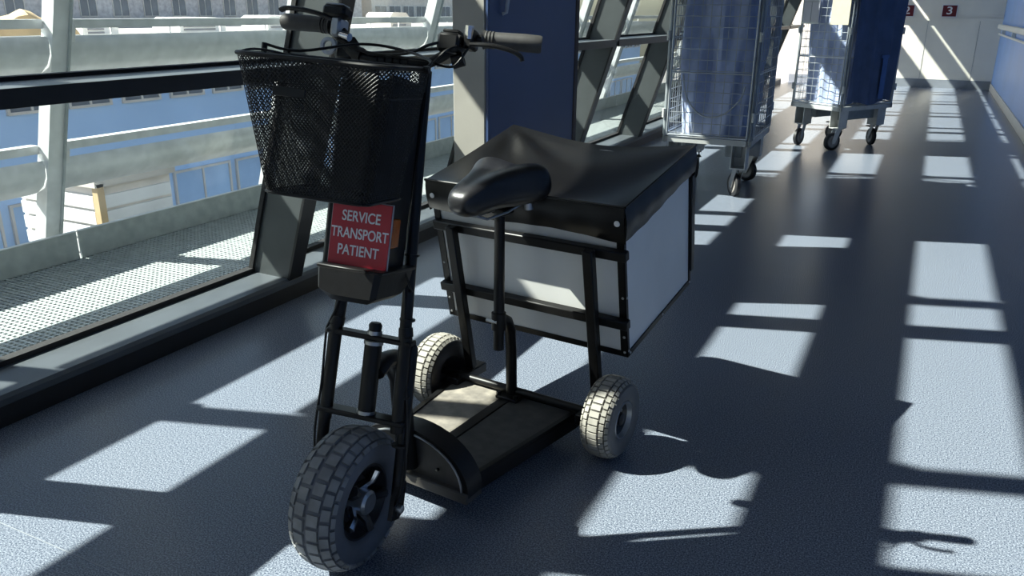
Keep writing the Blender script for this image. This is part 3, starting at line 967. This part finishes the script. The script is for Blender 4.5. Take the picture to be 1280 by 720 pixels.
for s in (-1, 1):
    gp = MB(TF)
    gp.tube([(s * .170, .011, 1.020), (s * .176, .0115, 1.0205), (s * .20, .013, 1.021), (s * .25, .018, 1.022), (s * .285, .021, 1.022), (s * .290, .022, 1.022)], [.0195, .0165, .0165, .0178, .0178, .016], 16)
    gp.build('grip', M['grip'], hbp)
    for k in range(3):
        q = .176 + k * .007
        MB(TF).tube([(s * q, .0115, 1.0205), (s * (q + .003), .0116, 1.0206)], .0178, 14).build('grip_ring', M['grip'], hbp)
# levers
lz, ly = -.022, -.035
MB(TF).tube(smooth_path([(.150, -.012, 1.004), (.175, -.030, 1.003), (.21, -.034, 1.002), (.245, -.030, .996), (.262, -.024, .988), (.266, -.022, .980)]), .0058, 10, sc=(.8, 1.2)).build('brake_lever', M['black'], hbp)
MB(TF).tube(smooth_path([(-.150, -.010, 1.028), (-.18, -.022, 1.036), (-.22, -.024, 1.042), (-.262, -.018, 1.044), (-.280, -.012, 1.040)]), .0062, 10, sc=(.8, 1.2)).build('brake_lever', M['black'], hbp)
MB(TF).box(.136, .158, -.022, .024, .995, 1.036, b=.005).build('lever_clamp', M['black'], hbp)
MB(TF).box(-.158, -.136, -.022, .024, .995, 1.036, b=.005).build('lever_clamp', M['steel'], hbp)
MB(TF).tube([(.148, -.015, 1.015), (.148, -.020, 1.040)], .009, 8).build('clamp_screw', M['chrome'], hbp)
MB(TF).box(.086, .133, -.034, .020, .984, 1.022, b=.006).build('throttle_box', M['black_plastic'], hbp)
MB(TF).box(.094, .128, -.026, .014, 1.022, 1.029, b=.002).build('throttle_lid', M['black_plastic'], hbp)
MB(TF).tube([(.118, -.012, .966), (.140, -.010, .975)], .014, 12).build('switch_knob', M['black_plastic'], hbp)
# display, bell, key switch on the left bar
MB(TF).box(-.176, -.124, -.030, .014, 1.034, 1.058, Tr(0, 0, 0), b=.006).build('display', M['black_plastic'], hbp)
MB(TF).box(-.170, -.130, -.026, .010, 1.0575, 1.061, b=.002).build('display_screen', M['handle'], hbp)
MB(TF).tube([(-.135, -.012, 1.0), (-.112, -.018, .995)], .0085, 10).build('chrome_plug', M['chrome'], hbp)
MB(TF).box(-.152, -.098, -.012, .012, .945, 1.0, b=.012).build('key_switch', M['black_plastic'], hbp)
MB(TF @ Tr(-.158, -.016, .974) @ Ro(pi / 2, 'Z')).lathe([(0, .018), (-.006, .018), (-.007, .011), (-.003, .010), (0, .0105)], 24).build('horn_ring', M['handle'], hbp)
# cables
cb_ = part('cables')
for pts, r_ in (
        ([(.133, -.02, 1.0), (.118, -.05, .985), (.098, -.055, .962), (.082, -.04, .95), (.070, -.014, .93), (.066, -.012, .6), (.082, -.014, .40), (.106, -.004, .2), (.116, -.004, .06), (.108, -.02, .01)], .0028),
        ([(.15, -.02, .995), (.13, -.03, .958), (.10, -.03, .955), (.07, -.03, .962), (.0, -.016, .966), (-.07, -.016, .966)], .0026),
        ([(.09, -.03, 1.0), (.07, -.04, .99), (.03, -.03, .974), (-.03, -.016, .968), (-.09, -.016, .972), (-.14, -.016, .99)], .003),
        ([(-.07, -.02, .50), (-.078, -.02, .43), (-.098, -.01, .385), (-.104, -.006, .36), (-.100, -.012, .25), (-.108, -.006, .14), (-.106, .01, .05)], .0028),
        ([(.086, -.06, .53), (.092, -.04, .50), (.090, -.02, .488), (.082, -.012, .486)], .0025)):
    MB(TF).tube(smooth_path(pts), r_, 6).build('cable', M['black_plastic'], cb_)
for zz in (.56, .42, .25, .14):
    MB(TF).tube([(.078 + (.45 - zz) * .05, 0, zz), (.078 + (.45 - zz) * .05, 0, zz + .005)], .017, 10).build('cable_tie', M['black_plastic'], cb_)

# ---- battery case with sign
bc = part('battery_case')
MB(TF).box(-.062, .064, -.146, -.014, .52, .905, b=.008).build('column', M['black_plastic'], bc)
poly = [(-.010, .472), (.064, .475), (.082, .487), (.088, .537), (-.046, .535), (-.042, .494)]
t_ = MB(TF)
vs = []
for (yy, gx, gz) in ((-.198, .86, .012), (-.185, 1, 0), (-.06, 1, 0), (-.015, .95, .03)):
    vs += [(.021 + (x_ - .021) * gx, yy, max(z_, .474 + gz) if z_ < .52 else z_) for x_, z_ in poly]
fs = [(k * 6 + q, k * 6 + (q + 1) % 6, k * 6 + 6 + (q + 1) % 6, k * 6 + 6 + q) for k in range(3) for q in range(6)] + [tuple(range(6)), tuple(range(18, 24))]
t_.add(vs, fs)
t_.build('tray', M['black_plastic'], bc, ang=25)
MB(TF).box(-.048, .090, -.190, -.010, .534, .541, b=.002).build('tray_lip', M['black_plastic'], bc)
rf = MB(TF).box(.0635, .0705, -.112, -.074, .580, .640, b=.003).build('reflector', M['orange'], bc)
tag(rf, 'orange side reflector')
sg = part('sign')
SGT = TF @ Tr(.020, -.153, .602) @ Ro(radians(-.5), 'X')
MB(SGT).box(-.0625, .0625, -.002, .003, -.066, .066, b=.0008).build('plate', M['red'], sg)
MB(SGT).box(-.064, .064, .0, .0045, -.0675, .0675).build('plate_edge', M['signedge'], sg, smooth=False)
for i, (wd_, zz, sz, sx_) in enumerate((('SERVICE', .035, .0290, .78), ('TRANSPORT', .0015, .0290, .74), ('PATIENT', -.032, .0290, .78))):
    text(wd_, sz, M['white'], sg, SGT @ Tr(.0, -.0024, zz) @ Ro(pi / 2, 'X'), sx=sx_)

# ---- wire basket
bk = part('basket')
def BR(u, v, t):
    """u,v in 0..1 around plan, t 0 bottom .. 1 rim ; fork frame"""
    hw = .100 + (.150 - .100) * t
    yf = -.325 + (-.350 + .325) * t
    yb_ = -.165
    cx = .004 + (-.018) * t
    x_ = cx + hw * (2 * u - 1)
    y_ = yf + (yb_ - yf) * v
    z0 = .672 + .014 * (v)
    z1 = .903 + .026 * (v)
    return Vector((x_, y_, z0 + (z1 - z0) * t))
def perim(s, t):
    """s 0..4 around: front, right, back, left"""
    k = int(s) % 4
    f_ = s - int(s)
    c = .12
    u, v = ((f_, 0), (1, f_), (1 - f_, 1), (0, 1 - f_))[k]
    # round the corners a little
    p = BR(u, v, t)
    m = BR(.5, .5, t)
    e_ = min(f_, 1 - f_)
    if e_ < c:
        q = (c - e_) / c
        p = p + (m - p) * (.085 * q * q)
    return p
def strands(mb, fn, nu, nv, wrap, wd_=.0021, th=.0007):
    def seg(a, b_, nrm):
        d = (b_ - a).normalized()
        s_ = d.cross(nrm).normalized() * wd_ / 2
        n_ = nrm * th
        mb.v += [tuple(mb.T @ p) for p in (a - s_, a + s_, a + n_, b_ - s_, b_ + s_, b_ + n_)]
        k = len(mb.v) - 6
        mb.f += [(k, k + 1, k + 4, k + 3), (k + 1, k + 2, k + 5, k + 4), (k + 2, k, k + 3, k + 5)]
    for j in range(nv):
        for i in range(nu):
            o_ = .5 * (j % 2)
            a = fn((i + o_) / nu, j / nv)
            for d_ in ((.5, -.5)):
                i2 = i + o_ + d_
                if not wrap and (i2 < 0 or i2 > nu or i + o_ > nu):
                    continue
                b_ = fn((i2 % nu if wrap else i2) / nu, (j + 1) / nv)
                eps = 1e-3
                ux = fn(((i + o_ + .3) % nu if wrap else min(i + o_ + .3, nu)) / nu, j / nv) - a
                vx = b_ - a
                nr_ = ux.cross(vx)
                if nr_.length < 1e-12:
                    continue
                seg(a, b_, nr_.normalized())
mesh = MB(TF)
NPER = 112
# perimeter spacing by true length
LEN = [perim(s / 25, .6) for s in range(101)]
cum = [0]
for a, b_ in zip(LEN, LEN[1:]):
    cum.append(cum[-1] + (b_ - a).length)
def sfor(f_):
    L = f_ * cum[-1]
    import bisect
    k = min(max(bisect.bisect_right(cum, L) - 1, 0), 99)
    return (k + (L - cum[k]) / (cum[k + 1] - cum[k])) / 25
strands(mesh, lambda u, t: perim(sfor(u) % 4, t), NPER, 58, True)
tag(mesh.build('mesh_sides', M['black'], bk, smooth=False), kind='stuff')
mb_ = MB(TF)
strands(mb_, lambda u, v: BR(u, v, 0), 27, 38, False)
tag(mb_.build('mesh_bottom', M['black'], bk, smooth=False), kind='stuff')
def ring(t, r_, nm):
    pts = [perim(s / 16, t) for s in range(65)]
    MB(TF).tube(pts, r_, 8, cap=False).build(nm, M['black'], bk)
ring(1.0, .0042, 'rim_wire')
ring(0.0, .0032, 'base_wire')
ring(.78, .0013, 'band_wire')
# clip plate on the front, carrying handle laid back over the rim
c0 = BR(.25, 0, .755)
MB(TF).box(c0.x, c0.x + .062, c0.y - .006, c0.y - .002, c0.z - .008, c0.z + .008, b=.001).build('clip_plate', M['black_plastic'], bk)
pl, pr = BR(0, .55, 1), BR(1, .75, 1)
MB(TF).tube([pl, pl + Vector((0, 0, .02))], .0055, 8).build('handle_pivot', M['black'], bk)
MB(TF).tube([pr, pr + Vector((0.012, 0, .0))], .0065, 8).build('handle_pivot', M['black'], bk)
MB(TF).tube(smooth_path([pl + Vector((0, 0, .018)), pl + Vector((.06, .02, .014)), Vector((-.03, -.13, .968)), Vector((.05, -.12, .966)), pr + Vector((0, .03, .02)), pr]), .0027, 8).build('carry_handle', M['black'], bk)
MB(TF).tube(smooth_path([BR(0, .1, 1), BR(.05, .25, 1) + Vector((0, 0, .008)), BR(.12, .55, 1) + Vector((0, 0, .004)), BR(.2, .95, 1) - Vector((0, 0, .012))]), .0022, 6).build('support_wire', M['black'], bk)
for xx in (-.04, .06):
    MB(TF).box(xx - .008, xx + .008, -.168, -.012, .90, .912, b=.002).build('mount_arm', M['black'], bk)

# ================================================================== ROLL CAGES
def bag_mesh(w_, d_, z0, z1, amp, seed, bulge=.0, nf=16, taper=0.0):
    rnd = random.Random(seed)
    ph = [rnd.uniform(0, 6.28) for _ in range(8)]
    nz, npn = 30, 96
    rows = []
    for j in range(nz + 1):
        t = j / nz
        row = []
        for i in range(npn):
            s = 4 * i / npn
            k, f_ = int(s) % 4, s - int(s)
            u, v = ((f_, 0), (1, f_), (1 - f_, 1), (0, 1 - f_))[k]
            x_, y_ = (u - .5) * w_, (v - .5) * d_
            a = math.atan2(y_, x_)
            rr = 1 - .08 * (max(0, abs(2 * u - 1) + abs(2 * v - 1) - 1.35) / .65) ** 2
            x_, y_ = x_ * rr, y_ * rr
            g_ = amp * (.6 * sin(nf * a + ph[0] + 3 * t + 1.5 * sin(4 * t + ph[3])) + .5 * sin(nf * 1.7 * a + ph[1] - 5 * t) + .6 * sin(5 * a + ph[2] + 4 * t)) * (.35 + .65 * sin(pi * min(1, t * 1.1 + .05)))
            sc = 1 - taper * (1 - t) ** 2 + bulge * sin(pi * t)
            L = sqrt(x_ * x_ + y_ * y_)
            sc -= g_ / L
            row.append((x_ * sc, y_ * sc, z0 + (z1 - z0) * t + (.02 * sin(6 * a + ph[4]) if 0 < j < 4 else 0)))
        rows.append(row)
    m = MB()
    vs = [p for r in rows for p in r]
    fs = [(j * npn + i, j * npn + (i + 1) % npn, (j + 1) * npn + (i + 1) % npn, (j + 1) * npn + i) for j in range(nz) for i in range(npn)]
    fs += [tuple(range(npn))[::-1], tuple(nz * npn + i for i in range(npn))]
    m.add(vs, fs)
    return m


def roll_cage(loc, rz, w_, d_, label, zb=.365, zt=1.82, steer=(0, 0, 0, 0)):
    c = tag(empty('roll_cage', loc, rz), label, 'roll cage', 'wire roll cages in the corridor')
    x0, x1, y0, y1 = -w_ / 2, w_ / 2, -d_ / 2, d_ / 2
    base = MB()
    for (xa, xb_, ya, yb_) in ((x0, x1, y0, y0 + .035), (x0, x1, y1 - .035, y1), (x0, x0 + .035, y0, y1), (x1 - .035, x1, y0, y1)):
        base.box(xa, xb_, ya, yb_, zb - .005, zb + .032)
    base.box(x0 + .03, x1 - .03, y0 + .03, y1 - .03, zb + .012, zb + .02)
    base.build('base_frame', M['cart_base'], c, smooth=False)
    for sx in (-1, 1):
        MB().box(sx * (w_ / 2 - .13) - .055, sx * (w_ / 2 - .13) + .055, y0 + .14, y1 - .14, zb - .10, zb - .003, b=.004).build('chassis_rail', M['cart_frame'], c)
    q = 0
    for sx in (-1, 1):
        for sy in (-1, 1):
            cx, cy = sx * (w_ / 2 - .08), sy * (d_ / 2 - .10)
            b = MB()
            t = .006
            b.box(cx - .05, cx - .05 + t, cy - .06, cy + .06, .205, zb - .004)
            b.box(cx + .05 - t, cx + .05, cy - .06, cy + .06, .205, zb - .004)
            b.box(cx - .05, cx + .05, cy - .06, cy + .06, .200, .206)
            b.box(cx - .05, cx + .05, cy - sy * .055 - .003, cy - sy * .055 + .003, .205, zb - .004)
            b.build('castor_bracket', M['cart_base'], c, smooth=False)
            cs = empty('castor', parent=c)
            T = Tr(cx, cy, 0) @ Ro(steer[q], 'Z')
            off = .045
            MB(T).box(-.04, .04, -.04, .04, .192, .200, b=.002).build('castor_plate', M['steel'], cs)
            for s2 in (-1, 1):
                MB(T).prism([(-.025, .192), (.03, .192), (off + .018, .09), (off + .012, .06), (off - .014, .06)], s2 * .026 - .0025, s2 * .026 + .0025, 'x').build('fork_cheek', M['steel'], cs, smooth=False)
            MB(T @ Tr(0, off, .08)).lathe([(-.018, .05), (-.018, .072), (-.012, .08), (.012, .08), (.018, .072), (.018, .05)], 30).build('castor_tyre', M['wheel_black'], cs)
            MB(T @ Tr(0, off, .08)).lathe([(-.016, .0005), (-.0165, .05), (-.019, .054), (-.017, .058)], 24).build('castor_rim', M['wheel_grey'], cs)
            MB(T @ Tr(0, off, .08)).lathe([(.016, .0005), (.0165, .05), (.019, .054), (.017, .058)], 24).build('castor_rim', M['wheel_grey'], cs)
            MB(T @ Tr(0, off, .08)).tube([(-.032, 0, 0), (.032, 0, 0)], .008, 8).build('castor_bolt', M['steel'], cs)
            if q in (1, 3):
                MB(T).box(-.03, .03, .05, .125, .168, .178, b=.003).build('brake_pedal', M['black_plastic'], cs)
            q += 1
    for sx in (-1, 1):
        for sy in (-1, 1):
            MB().tube([(sx * (w_ / 2 - .012), sy * (d_ / 2 - .012), zb), (sx * (w_ / 2 - .012), sy * (d_ / 2 - .012), zt)], .013, 10).build('post', M['cart_frame'], c)
    def wires(ax, pos, a0, a1, nm, frame=True):
        m = MB()
        nvw = max(3, int(round((a1 - a0) / .062)))
        def P_(a, z):
            return (a, pos, z) if ax == 'y' else (pos, a, z)
        z = zb + .06
        while z < zt - .02:
            m.tube([P_(a0, z), P_(a1, z)], .0026, 5, cap=False)
            z += .068
        for k in range(1, nvw):
            a = a0 + (a1 - a0) * k / nvw
            m.tube([P_(a, zb + .04), P_(a, zt - .01)], .0024, 5, cap=False)
        tag(m.build(nm, M['wire'], c), kind='stuff')
        fr = MB()
        pts = [P_(a0, zb + .045), P_(a1, zb + .045), P_(a1, zt - .01), P_(a0, zt - .01), P_(a0, zb + .045)]
        for a, b_ in zip(pts, pts[1:]):
            fr.tube([a, b_], .007, 8)
        fr.tube([P_(a0, .82), P_(a1, .82)], .0055, 8)
        fr.build('panel_frame', M['wire'], c)
    ins = .03
    wires('y', y0 - .002, x0 + ins, x1 - ins, 'wire_panel')
    wires('y', y1 + .002, x0 + ins, x1 - ins, 'wire_panel')
    wires('x', x0 - .002, y0 + ins, y1 - ins, 'wire_panel')
    wires('x', x1 + .002, y0 + ins, y1 - ins, 'wire_panel')
    for (xx, yy) in ((x0, y0), (x1, y0), (x1, y1)):
        for zz in (.55, 1.05):
            MB().lathe([(-.03, .0005), (-.03, .013), (.03, .013), (.03, .0005)], 10, Tr(xx, yy, zz) @ Ro(pi / 2, 'Y')).build('hinge', M['cart_base'], c)
    return c


C1 = Vector((-1.283, 5.875, 0))
c1 = roll_cage(C1, radians(1.5), .592, .81, 'nearer wire roll cage with open blue laundry bag inside', steer=(radians(180), radians(200), radians(35), radians(60)))
bag1 = bag_mesh(.46, .66, .40, 1.70, .036, 3, .02, 11, .08).build('laundry_bag', M['cloth'])
bag1.location = C1 + Vector((-.0, .02, 0))
bag1.rotation_euler = (0, 0, radians(1.5))
tag(bag1, 'crumpled blue laundry bag standing inside the nearer wire cage', 'laundry bag')
cord = MB().tube(smooth_path([(-.20, 0, .80), (-.17, -.006, .66), (-.09, -.01, .56), (.0, -.012, .53), (.10, -.01, .56), (.19, -.004, .66), (.21, 0, .74)]), .005, 8).build('drawstring', M['wire'], bag1)
cord.location = (0, -.352, .0)

C2 = Vector((-.700, 8.40, 0))
R2_ = radians(-31)
c2 = roll_cage(C2, R2_, .55, .76, 'farther wire roll cage with navy cover at the corridor end', steer=(radians(190), radians(120), radians(165), radians(60)))
bag2 = bag_mesh(.44, .62, .41, 1.72, .018, 11, .02, 11, .06).build('laundry_bag', M['cloth'])
bag2.location, bag2.rotation_euler = C2 + Vector((-.01, 0, 0)), (0, 0, R2_)
tag(bag2, 'pale blue laundry bag inside the farther wire cage', 'laundry bag')
# navy cover draped over the right-hand face of the farther cage
P = []
for i in range(31):
    row = []
    for j in range(25):
        u, t = i / 30, j / 24
        yy = -.36 + .70 * u * (1 - .12 * (1 - t) ** 2)
        row.append((.306 + .012 * sin(u * 19 + 2 * t) * (1 - t * .6) + .010 * sin(u * 33 + 5 * t) * (1 - t) + .012 * sin(pi * u) * (1 - t), yy, .425 + .02 * sin(u * 9) * (1 - t) + 1.35 * t))
    P.append(row)
cvr = MB().grid(P).build('cage_cover', M['cloth_dark'], solid=.003, ang=70)
cvr.location, cvr.rotation_euler = C2, (0, 0, R2_)
tag(cvr, 'navy fabric cover hung over the right face of the farther cage', 'cover')
MB().box(.330, .334, .05, .12, .46, .84, b=.001).build('strap', M['strap'], cvr)
MB().box(.331, .337, .02, .13, .82, .845, b=.001).build('strap_band', M['strap'], cvr)
lb = MB().box(-.095, .095, -.005, .005, -.2, .2, b=.001).build('cream_board', M['cream'])
lb.location = C2 + Ro(R2_, 'Z') @ Vector((.155, -.397, 1.30))
lb.rotation_euler = (0, 0, R2_)
tag(lb, 'cream board fixed to the left face of the farther cage', 'board')
pp = empty('paper_sheet', C2 + Ro(R2_, 'Z') @ Vector((-.155, -.397, 1.24)), R2_)
tag(pp, 'white printed sheet in a holder beside the cream board', 'paper')
MB().box(-.085, .085, -.003, .003, -.12, .12).build('sheet', M['sheet'], pp, smooth=False)
MB().box(-.09, .09, -.006, .004, -.135, -.120).build('holder', M['wire'], pp, smooth=False)
MB().box(-.003, .003, -.005, 0, -.12, .05).build('fold_line', M['cart_frame'], pp, smooth=False)
MB().box(-.085, .085, -.005, 0, .05, .056).build('ruled_line', M['cart_frame'], pp, smooth=False)

# ================================================================== END WALL SIGNS
for num, xx, lab in (('3', .143, 'small dark red number 3 sign on the cream end wall'), ('2', -.50, 'small dark red number 2 sign seen through the farther cage')):
    s = tag(empty('number_sign', (xx, YE - .006, 1.245)), lab, 'sign', 'number signs on the end wall')
    MB().box(-.105, .105, -.006, .004, -.088, .088, b=.001).build('plate', M['signred'], s)
    MB().box(-.115, .115, -.003, .006, -.098, .098).build('border', M['paper'], s, smooth=False)
    text(num, .17, M['white'], s, Tr(0, -.0075, 0) @ Ro(pi / 2, 'X'), sx=1.25, ext=.001)
